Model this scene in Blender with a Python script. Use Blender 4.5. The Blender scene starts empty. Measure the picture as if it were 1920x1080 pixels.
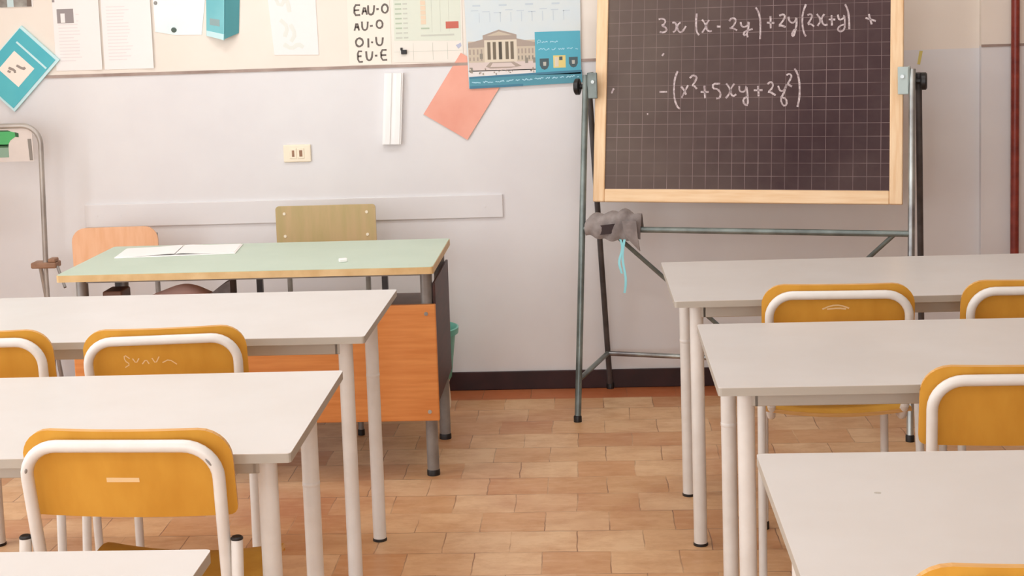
import bpy, bmesh, math, random
from mathutils import Vector, Matrix
random.seed(7)
C = bpy.context.scene.collection
SC = bpy.context.scene
PI = math.pi

# ------------------------------------------------------------------ camera
def make_camera():
    f, D, H = 2705.053, 5.87068, 1.544195
    pitch, yaw, roll, cy = 0.106070, -0.053285, -0.032768, 318.36
    fw = Vector((math.sin(yaw)*math.cos(pitch), math.cos(yaw)*math.cos(pitch), -math.sin(pitch)))
    r = Vector((math.cos(yaw), -math.sin(yaw), 0)); u = r.cross(fw)
    c, s = math.cos(roll), math.sin(roll)
    R_, U_ = r*c + u*s, u*c - r*s
    cam = bpy.data.cameras.new('camera'); o = bpy.data.objects.new('camera', cam); C.objects.link(o)
    m = Matrix((R_, U_, -fw)).transposed().to_4x4(); m.translation = (0, -D, H)
    o.matrix_world = m
    cam.sensor_width = 36; cam.lens = f/1920*36
    cam.shift_y = -(540-cy)/1920
    cam.clip_start = 0.05
    SC.camera = o
make_camera()

# ------------------------------------------------------------------ light
SC.view_settings.view_transform = 'Standard'; SC.view_settings.look = 'None'
SC.view_settings.gamma = 1; SC.view_settings.use_curve_mapping = False
SC.view_settings.exposure = 0.04
w = bpy.data.worlds.new('sky'); SC.world = w; w.use_nodes = True
w.node_tree.nodes['Background'].inputs[0].default_value = (0.95, 0.97, 1.0, 1)
w.node_tree.nodes['Background'].inputs[1].default_value = 2.0
WIN_Y = (-2.4, -4.5, -6.6)          # three tall windows in the left wall
WIN_W, WIN_Z0, WIN_Z1 = 1.6, 0.15, 2.75
LEFT_X, RIGHT_X, BACK_Y, CEIL_Z = -3.0, 3.6, -8.2, 3.15
def daylight(name, y, power):
    l = bpy.data.lights.new(name, 'AREA'); l.shape = 'RECTANGLE'
    l.size, l.size_y = WIN_Z1-WIN_Z0-0.1, WIN_W-0.1; l.energy = power; l.color = (0.895, 0.955, 1.0)
    o = bpy.data.objects.new(name, l); C.objects.link(o)
    o.location = (LEFT_X-0.12, y, (WIN_Z0+WIN_Z1)/2); o.rotation_euler = (0, -PI/2, 0)
for y, p in zip(WIN_Y, (24, 14, 9)): daylight('window_daylight', y, p)
FILL_WIN_X = (-1.8, 0.3)           # two unseen openings added behind the camera for frontal fill
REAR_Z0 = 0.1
for x in FILL_WIN_X:
    daylight('rear_fill_light', 0, {-1.8: 42, 0.3: 34}[x])
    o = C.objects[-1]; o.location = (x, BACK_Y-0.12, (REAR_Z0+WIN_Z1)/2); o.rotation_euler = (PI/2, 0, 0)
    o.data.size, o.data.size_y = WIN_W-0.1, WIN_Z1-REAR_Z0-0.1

FILL_LIGHTS = [(x, y) for y in (-1.5, -3.7, -5.9) for x in (-1.4, 0.5)]     # unseen fill lights added under the ceiling to brighten from above
for x, y in FILL_LIGHTS:
    l = bpy.data.lights.new('ceiling_fill_light', 'AREA'); l.shape = 'RECTANGLE'; l.size, l.size_y = 1.2, 0.22
    l.energy = (9 if x < 0 else 5) + (6 if y > -2 else 0); l.color = (0.93, 0.965, 1.0)
    o = bpy.data.objects.new('ceiling_fill_light', l); C.objects.link(o); o.location = (x, y, CEIL_Z-0.085)

# ------------------------------------------------------------------ materials
def srgb(c):
    return tuple(((v/255)/12.92 if v/255 <= 0.04045 else ((v/255+0.055)/1.055)**2.4) for v in c) + (1,)
def base(name, rgb, rough=0.5, metal=0.0, spec=None):
    m = bpy.data.materials.new(name); m.use_nodes = True
    b = m.node_tree.nodes['Principled BSDF']
    b.inputs['Base Color'].default_value = srgb(rgb); b.inputs['Roughness'].default_value = rough
    b.inputs['Metallic'].default_value = metal
    if spec is not None: b.inputs['Specular IOR Level'].default_value = spec
    return m
def nd(m, t, **kw):
    n = m.node_tree.nodes.new(t)
    for k, v in kw.items(): setattr(n, k, v)
    return n
def lk(m, a, b): m.node_tree.links.new(a, b)
def bsdf(m): return m.node_tree.nodes['Principled BSDF']
def coord(m, scale=(1, 1, 1), loc=(0, 0, 0), kind='Object'):
    t = nd(m, 'ShaderNodeTexCoord'); mp = nd(m, 'ShaderNodeMapping')
    mp.inputs['Scale'].default_value = scale; mp.inputs['Location'].default_value = loc
    lk(m, t.outputs[kind], mp.inputs['Vector']); return mp.outputs['Vector']
def noise(m, vec, scale, detail=3, rough=0.55):
    n = nd(m, 'ShaderNodeTexNoise'); n.inputs['Scale'].default_value = scale
    n.inputs['Detail'].default_value = detail; n.inputs['Roughness'].default_value = rough
    lk(m, vec, n.inputs['Vector']); return n.outputs['Fac']
def ramp(m, fac, stops):
    r = nd(m, 'ShaderNodeValToRGB'); e = r.color_ramp.elements
    while len(e) < len(stops): e.new(0.5)
    for el, (p, c) in zip(e, stops): el.position = p; el.color = srgb(c)
    lk(m, fac, r.inputs['Fac']); return r.outputs['Color']
def mix(m, fac, a, b, mode='MIX'):
    n = nd(m, 'ShaderNodeMix', data_type='RGBA', blend_type=mode)
    for sock, v in ((n.inputs[0], fac), (n.inputs[6], a), (n.inputs[7], b)):
        if hasattr(v, 'links'): lk(m, v, sock)
        else: sock.default_value = v
    return n.outputs[2]
def mottled(name, a, b, scale, rough=0.5, stretch=(1, 1, 1), metal=0, lo=0.35, hi=0.65, spec=None):
    m = base(name, a, rough, metal, spec)
    f = noise(m, coord(m, stretch), scale, 4)
    lk(m, ramp(m, f, [(lo, a), (hi, b)]), bsdf(m).inputs['Base Color']); return m

M = {}
M['paint'] = mottled('grey_lilac_wall_paint', (234, 232, 232), (228, 225, 226), 2.2, 0.6)
M['cream'] = mottled('cream_wall_paint', (245, 235, 224), (240, 229, 217), 1.8, 0.6)
M['tan'] = base('tan_wall_paint', (160, 140, 122), 0.7)  # tone of the unseen right wall, darkened to cut bounce light
M['ceiling'] = base('white_ceiling_paint', (240, 236, 230), 0.8)
M['line'] = mottled('worn_brown_line_paint', (150, 128, 118), (185, 165, 155), 6, 0.6)
M['skirt'] = mottled('dark_maroon_skirting', (56, 24, 24), (42, 17, 18), 9, 0.55)
M['desk_top'] = mottled('white_laminate', (218, 213, 209), (214, 208, 203), 5, 0.35)
M['desk_edge'] = base('beige_grey_edge_band', (178, 170, 158), 0.5)
M['paint_tube'] = mottled('off_white_painted_steel', (230, 226, 221), (222, 217, 211), 14, 0.3)
M['apron'] = base('grey_beige_painted_steel', (190, 183, 172), 0.45)
M['black'] = base('black_plastic', (26, 22, 22), 0.45)
M['wood'] = mottled('honey_plywood', (213, 157, 64), (201, 143, 54), 4, 0.6, (3, 3, 1), spec=0.12)
M['wood_edge'] = mottled('pale_plywood_edge', (222, 172, 104), (205, 150, 80), 12, 0.5, (1, 1, 40))
M['orange_panel'] = mottled('orange_beech_veneer', (226, 148, 78), (212, 130, 62), 4, 0.42, (1, 1, 14))
M['green_top'] = mottled('pale_green_laminate', (194, 210, 191), (188, 205, 186), 4, 0.4)
M['oak_edge'] = mottled('ochre_wood_edge', (226, 196, 146), (206, 170, 116), 9, 0.5, (1, 8, 1))
M['grey_steel'] = mottled('grey_painted_steel', (150, 146, 142), (122, 117, 114), 10, 0.35, metal=0.1)
M['dark_steel'] = mottled('dark_painted_steel', (88, 82, 81), (64, 59, 59), 10, 0.4, metal=0.1)
M['dark_wood'] = mottled('dark_maroon_board', (74, 38, 32), (56, 28, 26), 6, 0.5, (1, 1, 8))
M['teal_steel'] = mottled('grey_teal_steel', (132, 142, 138), (96, 104, 102), 9, 0.32, metal=0.35)
M['chrome'] = mottled('pale_worn_chrome', (190, 196, 194), (120, 116, 118), 5, 0.28, metal=0.7)
M['pale_teal'] = base('pale_teal_paint', (182, 198, 196), 0.4)
M['pine'] = mottled('pale_pine', (243, 212, 172), (232, 192, 146), 6, 0.45, (12, 12, 1))
M['pine_h'] = mottled('pale_pine_rail', (243, 212, 172), (234, 196, 150), 6, 0.45, (1, 12, 12))
M['white_plastic'] = base('white_plastic', (248, 246, 244), 0.35)
M['cream_plastic'] = base('cream_plastic', (248, 236, 212), 0.4)
M['teal_plastic'] = base('sea_green_plastic', (104, 182, 164), 0.35)
M['red_pipe'] = mottled('rust_red_gloss_paint', (150, 58, 42), (112, 36, 30), 7, 0.35, (1, 1, 2))
M['olive'] = mottled('olive_beech_plywood', (190, 170, 118), (204, 176, 130), 4, 0.42, (6, 1, 1))
M['peach'] = mottled('peach_plywood', (240, 190, 150), (232, 176, 132), 5, 0.42, (6, 1, 1))
M['paper'] = base('white_paper', (247, 242, 240), 0.8)
M['coral'] = mottled('coral_paper', (246, 182, 162), (238, 166, 146), 5, 0.75)
M['marker'] = base('black_marker_ink', (112, 103, 97), 0.7)
M['cloth'] = mottled('grey_brown_cloth', (158, 148, 144), (122, 112, 109), 14, 0.95)
M['cloth_dark'] = base('dark_lining', (62, 50, 50), 0.95)
M['ribbon'] = base('pale_cyan_ribbon', (150, 222, 232), 0.6)
M['pink_cloth'] = mottled('pink_cotton', (250, 212, 202), (246, 200, 190), 8, 0.9)
M['brown_wood'] = mottled('red_brown_wood', (150, 112, 92), (128, 90, 72), 9, 0.5)
M['clamp'] = mottled('tan_clamp', (176, 136, 108), (146, 108, 82), 12, 0.5)
M['stand_tube'] = mottled('light_grey_tube', (188, 180, 172), (160, 152, 146), 8, 0.35, metal=0.3)
M['label'] = base('cream_label', (234, 200, 150), 0.6)
M['yellow'] = base('yellow_tape', (222, 206, 120), 0.6)

def floor_material():
    m = base('terracotta_tiles', (190, 140, 95), 0.36)
    v0 = coord(m, loc=(0.064, -0.02, 0))
    wn = nd(m, 'ShaderNodeTexNoise'); wn.inputs['Scale'].default_value = 11; wn.inputs['Detail'].default_value = 2
    lk(m, coord(m), wn.inputs['Vector'])
    sub = nd(m, 'ShaderNodeVectorMath', operation='SUBTRACT'); lk(m, wn.outputs['Color'], sub.inputs[0]); sub.inputs[1].default_value = (0.5, 0.5, 0.5)
    scl = nd(m, 'ShaderNodeVectorMath', operation='SCALE'); lk(m, sub.outputs[0], scl.inputs[0]); scl.inputs['Scale'].default_value = 0.012
    add = nd(m, 'ShaderNodeVectorMath', operation='ADD'); lk(m, v0, add.inputs[0]); lk(m, scl.outputs[0], add.inputs[1])
    v = add.outputs[0]
    b = nd(m, 'ShaderNodeTexBrick'); b.offset = 0.5
    b.inputs['Scale'].default_value = 1.0; b.inputs['Mortar Size'].default_value = 0.0021
    b.inputs['Brick Width'].default_value = 0.1965; b.inputs['Row Height'].default_value = 0.169
    b.inputs['Mortar Smooth'].default_value = 0.4; b.inputs['Bias'].default_value = 0.0
    b.inputs['Color1'].default_value = (0, 0, 0, 1); b.inputs['Color2'].default_value = (1, 1, 1, 1)
    b.inputs['Mortar'].default_value = (0.5, 0.5, 0.5, 1)
    lk(m, v, b.inputs['Vector'])
    col = ramp(m, b.outputs['Color'], [(0.0, (206, 150, 102)), (0.3, (224, 178, 130)), (0.6, (230, 190, 146)), (0.85, (216, 168, 120)), (1.0, (198, 140, 96))])
    n1 = noise(m, coord(m, (1, 1.5, 1)), 6, 6, 0.7)
    col = mix(m, ramp(m, n1, [(0.42, (0, 0, 0)), (0.72, (215, 215, 215))]), col, srgb((186, 126, 78)))
    n2 = noise(m, coord(m, (1, 1, 1), (5, 3, 0)), 2.1, 4)
    col = mix(m, ramp(m, n2, [(0.5, (0, 0, 0)), (0.7, (200, 200, 200))]), col, srgb((184, 116, 76)))
    n3 = noise(m, coord(m, (0.5, 2.6, 1), (1, 7, 0)), 16, 4, 0.65)
    col = mix(m, ramp(m, n3, [(0.5, (0, 0, 0)), (0.75, (150, 150, 150))]), col, srgb((238, 204, 166)))
    # redder border course along the front wall
    sx = nd(m, 'ShaderNodeSeparateXYZ'); lk(m, coord(m), sx.inputs[0])
    mt = nd(m, 'ShaderNodeMath', operation='GREATER_THAN'); lk(m, sx.outputs['Y'], mt.inputs[0]); mt.inputs[1].default_value = -0.165
    mm = nd(m, 'ShaderNodeMath', operation='MULTIPLY'); lk(m, mt.outputs[0], mm.inputs[0]); mm.inputs[1].default_value = 0.8
    col = mix(m, mm.outputs[0], col, srgb((190, 98, 54)))
    n4 = noise(m, coord(m, (1, 1, 1), (2, 9, 0)), 5, 3)
    mf = nd(m, 'ShaderNodeMath', operation='MULTIPLY'); lk(m, b.outputs['Fac'], mf.inputs[0]); lk(m, ramp(m, n4, [(0.35, (60, 60, 60)), (0.6, (255, 255, 255))]), mf.inputs[1])
    col = mix(m, mf.outputs[0], col, srgb((150, 104, 72)))
    lk(m, col, bsdf(m).inputs['Base Color'])
    rr = nd(m, 'ShaderNodeMapRange'); lk(m, n1, rr.inputs[0]); rr.inputs[3].default_value = 0.28; rr.inputs[4].default_value = 0.5
    lk(m, rr.outputs[0], bsdf(m).inputs['Roughness'])
    bp = nd(m, 'ShaderNodeBump'); bp.inputs['Strength'].default_value = 0.25; bp.inputs['Distance'].default_value = 0.003
    bp.invert = True
    lk(m, b.outputs['Fac'], bp.inputs['Height']); lk(m, bp.outputs[0], bsdf(m).inputs['Normal'])
    return m
M['floor'] = floor_material()

def slate_material():
    m = base('squared_slate', (96, 80, 78), 0.75, 0, 0.15)
    v = coord(m, loc=(0.0, 0.0, 0.0))
    g = nd(m, 'ShaderNodeTexBrick'); g.offset = 0.0
    g.inputs['Scale'].default_value = 1.0; g.inputs['Mortar Size'].default_value = 0.0011
    g.inputs['Brick Width'].default_value = 0.0495; g.inputs['Row Height'].default_value = 0.0495
    g.inputs['Mortar Smooth'].default_value = 0.3
    rot = nd(m, 'ShaderNodeMapping'); rot.inputs['Rotation'].default_value = (PI/2, 0, 0)
    rot.inputs['Location'].default_value = (0.0095, 0.002, 0)
    lk(m, v, rot.inputs['Vector']); lk(m, rot.outputs[0], g.inputs['Vector'])
    n = noise(m, coord(m), 2.0, 4)
    dust = noise(m, coord(m, (1, 1, 1), (3, 0, 1)), 3.4, 5, 0.65)
    face = ramp(m, n, [(0.3, (84, 66, 66)), (0.7, (64, 46, 49))])
    face = mix(m, ramp(m, dust, [(0.42, (0, 0, 0)), (0.8, (120, 120, 120))]), face, srgb((130, 116, 108)))
    sm = nd(m, 'ShaderNodeSeparateXYZ'); lk(m, coord(m), sm.inputs[0])          # paler towards the left end of the board, broken up by noise
    left_fade = nd(m, 'ShaderNodeMapRange'); lk(m, sm.outputs['X'], left_fade.inputs[0]); left_fade.inputs[1].default_value = 0.0; left_fade.inputs[2].default_value = 0.75
    left_fade.inputs[3].default_value = 0.75; left_fade.inputs[4].default_value = 0.0
    wm = nd(m, 'ShaderNodeMath', operation='MULTIPLY'); lk(m, left_fade.outputs[0], wm.inputs[0]); lk(m, noise(m, coord(m, (1, 1, 1), (8, 0, 3)), 2.6, 4), wm.inputs[1])
    face = mix(m, wm.outputs[0], face, srgb((140, 128, 116)))
    pat = noise(m, coord(m, (1, 1, 1), (0, 0, 7)), 5.0, 4)
    lf = nd(m, 'ShaderNodeMath', operation='MULTIPLY')
    lk(m, g.outputs['Fac'], lf.inputs[0]); lk(m, ramp(m, pat, [(0.34, (110, 110, 110)), (0.62, (215, 215, 215))]), lf.inputs[1])
    face = mix(m, lf.outputs[0], face, srgb((158, 138, 136)))
    lk(m, face, bsdf(m).inputs['Base Color']); return m
M['slate'] = slate_material()
M['chalk'] = mottled('white_chalk', (206, 192, 192), (160, 142, 143), 130, 0.95, lo=0.38, hi=0.62)

# ------------------------------------------------------------------ mesh helpers
class MB:
    """Collects shapes into one mesh with one or more material slots."""
    def __init__(s): s.bm = bmesh.new(); s.mats = []
    def _mi(s, mat):
        if mat not in s.mats: s.mats.append(mat)
        return s.mats.index(mat)
    def _face(s, vs, mi, smooth=False):
        try:
            f = s.bm.faces.new(vs); f.material_index = mi; f.smooth = smooth; return f
        except ValueError: return None
    def prism(s, poly, d0, d1, mat, axes='xzy', smooth=False):
        """extrude a 2-D polygon; axes names the two plane axes and then the depth axis"""
        idx = ['xyz'.index(a) for a in axes]; mi = s._mi(mat)
        def P(p, d):
            v = [0, 0, 0]; v[idx[0]], v[idx[1]], v[idx[2]] = p[0], p[1], d; return s.bm.verts.new(v)
        a = [P(p, d0) for p in poly]; b = [P(p, d1) for p in poly]; n = len(poly)
        fs = [s._face(a, mi), s._face(b[::-1], mi)] + [s._face([a[i], b[i], b[(i+1) % n], a[(i+1) % n]], mi, smooth) for i in range(n)]
        return fs
    def box(s, x0, x1, y0, y1, z0, z1, mat):
        return s.prism([(x0, z0), (x1, z0), (x1, z1), (x0, z1)], y0, y1, mat)
    def bbox(s, x0, x1, y0, y1, z0, z1, mat, bev=0.004, seg=2):
        before = set(s.bm.edges)
        s.box(x0, x1, y0, y1, z0, z1, mat)
        es = [e for e in s.bm.edges if e not in before]
        mi = s._mi(mat)
        r = bmesh.ops.bevel(s.bm, geom=es, offset=bev, segments=seg, affect='EDGES', profile=0.5)
        for f in r['faces']: f.material_index = mi
    def tube(s, pts, rad, mat, seg=14, caps=True, flat=(1, 1)):
        mi = s._mi(mat); pts = [Vector(p) for p in pts]; n = len(pts)
        rads = rad if isinstance(rad, (list, tuple)) else [rad]*n
        T = [(pts[min(i+1, n-1)]-pts[max(i-1, 0)]).normalized() for i in range(n)]
        up = Vector((0, 0, 1)) if abs(T[0].z) < 0.9 else Vector((1, 0, 0))
        N = (up - T[0]*up.dot(T[0])).normalized(); rings = []
        for i in range(n):
            N = (N - T[i]*N.dot(T[i])).normalized(); B = T[i].cross(N)
            rings.append([s.bm.verts.new(pts[i] + (N*math.cos(2*PI*k/seg)*flat[0] + B*math.sin(2*PI*k/seg)*flat[1])*rads[i]) for k in range(seg)])
        for i in range(n-1):
            for k in range(seg):
                s._face([rings[i][k], rings[i][(k+1) % seg], rings[i+1][(k+1) % seg], rings[i+1][k]], mi, True)
        if caps: s._face(rings[0][::-1], mi); s._face(rings[-1], mi)
    def lathe(s, prof, mat, c=(0, 0, 0), seg=32):
        mi = s._mi(mat)
        rings = [[s.bm.verts.new((c[0]+r*math.cos(2*PI*k/seg), c[1]+r*math.sin(2*PI*k/seg), c[2]+z)) for k in range(seg)] for r, z in prof]
        for i in range(len(prof)-1):
            for k in range(seg):
                s._face([rings[i][k], rings[i][(k+1) % seg], rings[i+1][(k+1) % seg], rings[i+1][k]], mi, True)
        s._face(rings[0][::-1], mi); s._face(rings[-1], mi)
    def sheet(s, fn, nu, nv, thick, mat, back=None):
        """thick surface from fn(u,v)->point; thickness along -normal direction given by fn's y (towards +y)"""
        mi = s._mi(mat); mb = s._mi(back or mat)
        A = [[s.bm.verts.new(fn(i/nu, j/nv)) for j in range(nv+1)] for i in range(nu+1)]
        Bv = []
        for i in range(nu+1):
            row = []
            for j in range(nv+1):
                p = Vector(fn(i/nu, j/nv)); e = 1e-3
                du = Vector(fn(min(i/nu+e, 1+e), j/nv))-p; dv = Vector(fn(i/nu, j/nv+e))-p
                row.append(s.bm.verts.new(p - du.cross(dv).normalized()*thick))
            Bv.append(row)
        for i in range(nu):
            for j in range(nv):
                s._face([A[i][j], A[i+1][j], A[i+1][j+1], A[i][j+1]], mi, True)
                s._face([Bv[i][j], Bv[i][j+1], Bv[i+1][j+1], Bv[i+1][j]], mi, True)
        for i in range(nu):
            s._face([A[i][0], Bv[i][0], Bv[i+1][0], A[i+1][0]], mb); s._face([A[i][nv], A[i+1][nv], Bv[i+1][nv], Bv[i][nv]], mb)
        for j in range(nv):
            s._face([A[0][j], A[0][j+1], Bv[0][j+1], Bv[0][j]], mb); s._face([A[nu][j], Bv[nu][j], Bv[nu][j+1], A[nu][j+1]], mb)
    def ribbon(s, pts, wd, d0, d1, mat, axes='xzy'):
        """a pen stroke of width wd lying in a plane"""
        pts = smooth2(pts)
        L, R = [], []
        n = len(pts)
        for i in range(n):
            a, b = pts[max(i-1, 0)], pts[min(i+1, n-1)]
            dx, dz = b[0]-a[0], b[1]-a[1]; l = math.hypot(dx, dz) or 1
            k = wd/2*(0.85+0.3*random.random())
            L.append((pts[i][0]-dz/l*k, pts[i][1]+dx/l*k)); R.append((pts[i][0]+dz/l*k, pts[i][1]-dx/l*k))
        for i in range(n-1):
            s.prism([L[i], R[i], R[i+1], L[i+1]], d0, d1, mat, axes)
    def build(s, name, parent=None, loc=None, rot=None):
        bmesh.ops.recalc_face_normals(s.bm, faces=s.bm.faces[:])
        for e in s.bm.edges:
            if len(e.link_faces) == 2 and e.calc_face_angle(0) > 0.65: e.smooth = False
        me = bpy.data.meshes.new(name); s.bm.to_mesh(me); s.bm.free()
        for m in s.mats: me.materials.append(m)
        o = bpy.data.objects.new(name, me); C.objects.link(o)
        if parent: o.parent = parent
        if loc: o.location = loc
        if rot: o.rotation_euler = rot
        return o
def smooth2(pts, it=1):
    for _ in range(it):
        if len(pts) < 3: return pts
        q = [pts[0]]
        for a, b in zip(pts[:-1], pts[1:]):
            q += [tuple(a[i]*.75+b[i]*.25 for i in range(len(a))), tuple(a[i]*.25+b[i]*.75 for i in range(len(a)))]
        pts = q + [pts[-1]]
    return pts
def fillet(pts, r, n=6):
    pts = [Vector(p) for p in pts]; out = [pts[0]]
    for i in range(1, len(pts)-1):
        a, b, c = pts[i-1], pts[i], pts[i+1]
        u, v = (a-b).normalized(), (c-b).normalized(); ang = u.angle(v)
        if abs(ang-PI) < 1e-3: out.append(b); continue
        d = min(r/math.tan(ang/2), (a-b).length*.49, (c-b).length*.49); rr = d*math.tan(ang/2)
        cen = b + (u+v).normalized()*(rr/math.sin(ang/2))
        p0, p1 = b+u*d-cen, b+v*d-cen; tot = p0.angle(p1)
        for k in range(n+1):
            t = k/n; out.append(cen + (p0*math.sin((1-t)*tot) + p1*math.sin(t*tot))/math.sin(tot))
    return out + [pts[-1]]
def rrect(x0, x1, z0, z1, r, n=5, rb=None):
    rb = r if rb is None else rb; out = []
    for cx, cz, a0, q in ((x1-r, z1-r, 0, r), (x0+r, z1-r, 90, r), (x0+rb, z0+rb, 180, rb), (x1-rb, z0+rb, 270, rb)):
        for k in range(n+1):
            a = math.radians(a0+90*k/n); out.append((cx+q*math.cos(a), cz+q*math.sin(a)))
    return out
def tag(o, label, cat, group=None, kind=None):
    o['label'] = label; o['category'] = cat
    if group: o['group'] = group
    if kind: o['kind'] = kind
    return o
def thing(name, label, cat, loc=(0, 0, 0), rz=0, group=None):
    o = bpy.data.objects.new(name, None); C.objects.link(o); o.empty_display_size = 0.1
    o.location = loc; o.rotation_euler = (0, 0, rz); return tag(o, label, cat, group)
def struct(o): o['kind'] = 'structure'; return o
def dup(root, loc, rz, label, group=None):
    r = root.copy(); C.objects.link(r); r.location = loc; r.rotation_euler = (0, 0, rz); r['label'] = label
    if group: r['group'] = group
    for ch in list(root.children):
        c = ch.copy(); C.objects.link(c); c.parent = r
        for g in ch.children:
            d = g.copy(); C.objects.link(d); d.parent = c
    return r

# handwriting: pen strokes in metres, on the board (from its lower left corner) and on the wall
CHALK = [[(0.245,0.705),(0.26,0.708),(0.273,0.7),(0.267,0.685),(0.256,0.681),(0.273,0.674),(0.278,0.661),(0.265,0.653),(0.25,0.656)],[(0.299,0.69),(0.309,0.692),(0.317,0.677),(0.312,0.66),(0.302,0.653)],[(0.331,0.691),(0.32,0.683),(0.318,0.667),(0.327,0.652),(0.339,0.655),(0.352,0.676)],[(0.393,0.723),(0.39,0.692),(0.393,0.654),(0.403,0.639)],[(0.414,0.699),(0.424,0.686),(0.43,0.671),(0.415,0.649)],[(0.441,0.697),(0.429,0.68),(0.431,0.663),(0.44,0.653),(0.452,0.654)],[(0.471,0.671),(0.485,0.67)],[(0.518,0.69),(0.526,0.702),(0.541,0.7),(0.543,0.685),(0.529,0.665),(0.516,0.662),(0.533,0.663),(0.548,0.654)],[(0.561,0.685),(0.564,0.67),(0.574,0.665),(0.588,0.671),(0.592,0.69),(0.591,0.661),(0.585,0.636),(0.572,0.634),(0.576,0.649),(0.607,0.658)],[(0.585,0.64),(0.589,0.626)],[(0.253,0.424),(0.283,0.424)],[(0.323,0.503),(0.312,0.476),(0.309,0.434),(0.313,0.392),(0.324,0.365),(0.334,0.358)],[(0.337,0.444),(0.35,0.429),(0.357,0.412)],[(0.364,0.448),(0.35,0.421),(0.34,0.4)],[(0.37,0.475),(0.382,0.487),(0.397,0.48),(0.393,0.464),(0.379,0.445),(0.387,0.447),(0.398,0.433)],[(0.427,0.445),(0.43,0.397)],[(0.413,0.422),(0.444,0.421)],[(0.487,0.452),(0.46,0.452),(0.459,0.434),(0.479,0.431),(0.49,0.415),(0.486,0.396),(0.473,0.396)],[(0.51,0.452),(0.522,0.437),(0.526,0.423),(0.52,0.409),(0.509,0.396)],[(0.541,0.451),(0.528,0.434),(0.526,0.418),(0.535,0.402),(0.549,0.41)],[(0.559,0.442),(0.561,0.422),(0.574,0.418),(0.584,0.426),(0.586,0.446),(0.592,0.405),(0.593,0.368),(0.579,0.372),(0.574,0.393),(0.594,0.403)],[(0.261,0.563),(0.268,0.573)],[(0.064,0.421),(0.073,0.44)],[(0.206,0.339),(0.211,0.339)],[(0.617,0.739),(0.628,0.722),(0.635,0.693),(0.636,0.647),(0.635,0.618)],[(0.673,0.704),(0.675,0.658)],[(0.66,0.68),(0.688,0.678)],[(0.706,0.705),(0.722,0.711),(0.728,0.7),(0.718,0.682),(0.704,0.666),(0.714,0.668),(0.73,0.661)],[(0.74,0.7),(0.743,0.683),(0.755,0.675),(0.766,0.682),(0.769,0.701),(0.771,0.672),(0.765,0.644),(0.759,0.623),(0.753,0.632),(0.759,0.648),(0.771,0.652)],[(0.804,0.745),(0.792,0.712),(0.791,0.671),(0.797,0.639),(0.805,0.624)],[(0.81,0.704),(0.822,0.709),(0.828,0.699),(0.82,0.683),(0.811,0.669),(0.823,0.671),(0.835,0.66)],[(0.844,0.707),(0.856,0.692),(0.858,0.678),(0.847,0.662)],[(0.872,0.706),(0.862,0.692),(0.864,0.673),(0.874,0.663),(0.884,0.667)],[(0.898,0.701),(0.9,0.662)],[(0.888,0.685),(0.912,0.684)],[(0.921,0.702),(0.924,0.686),(0.931,0.682),(0.943,0.689),(0.944,0.703),(0.947,0.675),(0.946,0.647),(0.932,0.637),(0.92,0.645),(0.926,0.659),(0.945,0.665)],[(0.947,0.74),(0.957,0.719),(0.962,0.687),(0.963,0.646)],[(1.033,0.701),(1.043,0.662)],[(1.021,0.687),(1.058,0.674)],[(0.63,0.441),(0.633,0.402)],[(0.614,0.425),(0.647,0.425)],[(0.665,0.447),(0.677,0.457),(0.687,0.447),(0.683,0.432),(0.667,0.416),(0.675,0.418),(0.696,0.405)],[(0.705,0.44),(0.71,0.424),(0.72,0.419),(0.73,0.427),(0.739,0.452),(0.728,0.415),(0.714,0.391),(0.724,0.364),(0.738,0.368),(0.736,0.391),(0.714,0.399)],[(0.735,0.48),(0.747,0.486),(0.755,0.476),(0.749,0.462),(0.739,0.446),(0.756,0.437)],[(0.765,0.504),(0.775,0.488),(0.783,0.459),(0.785,0.41),(0.782,0.382),(0.777,0.36)]]
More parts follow.
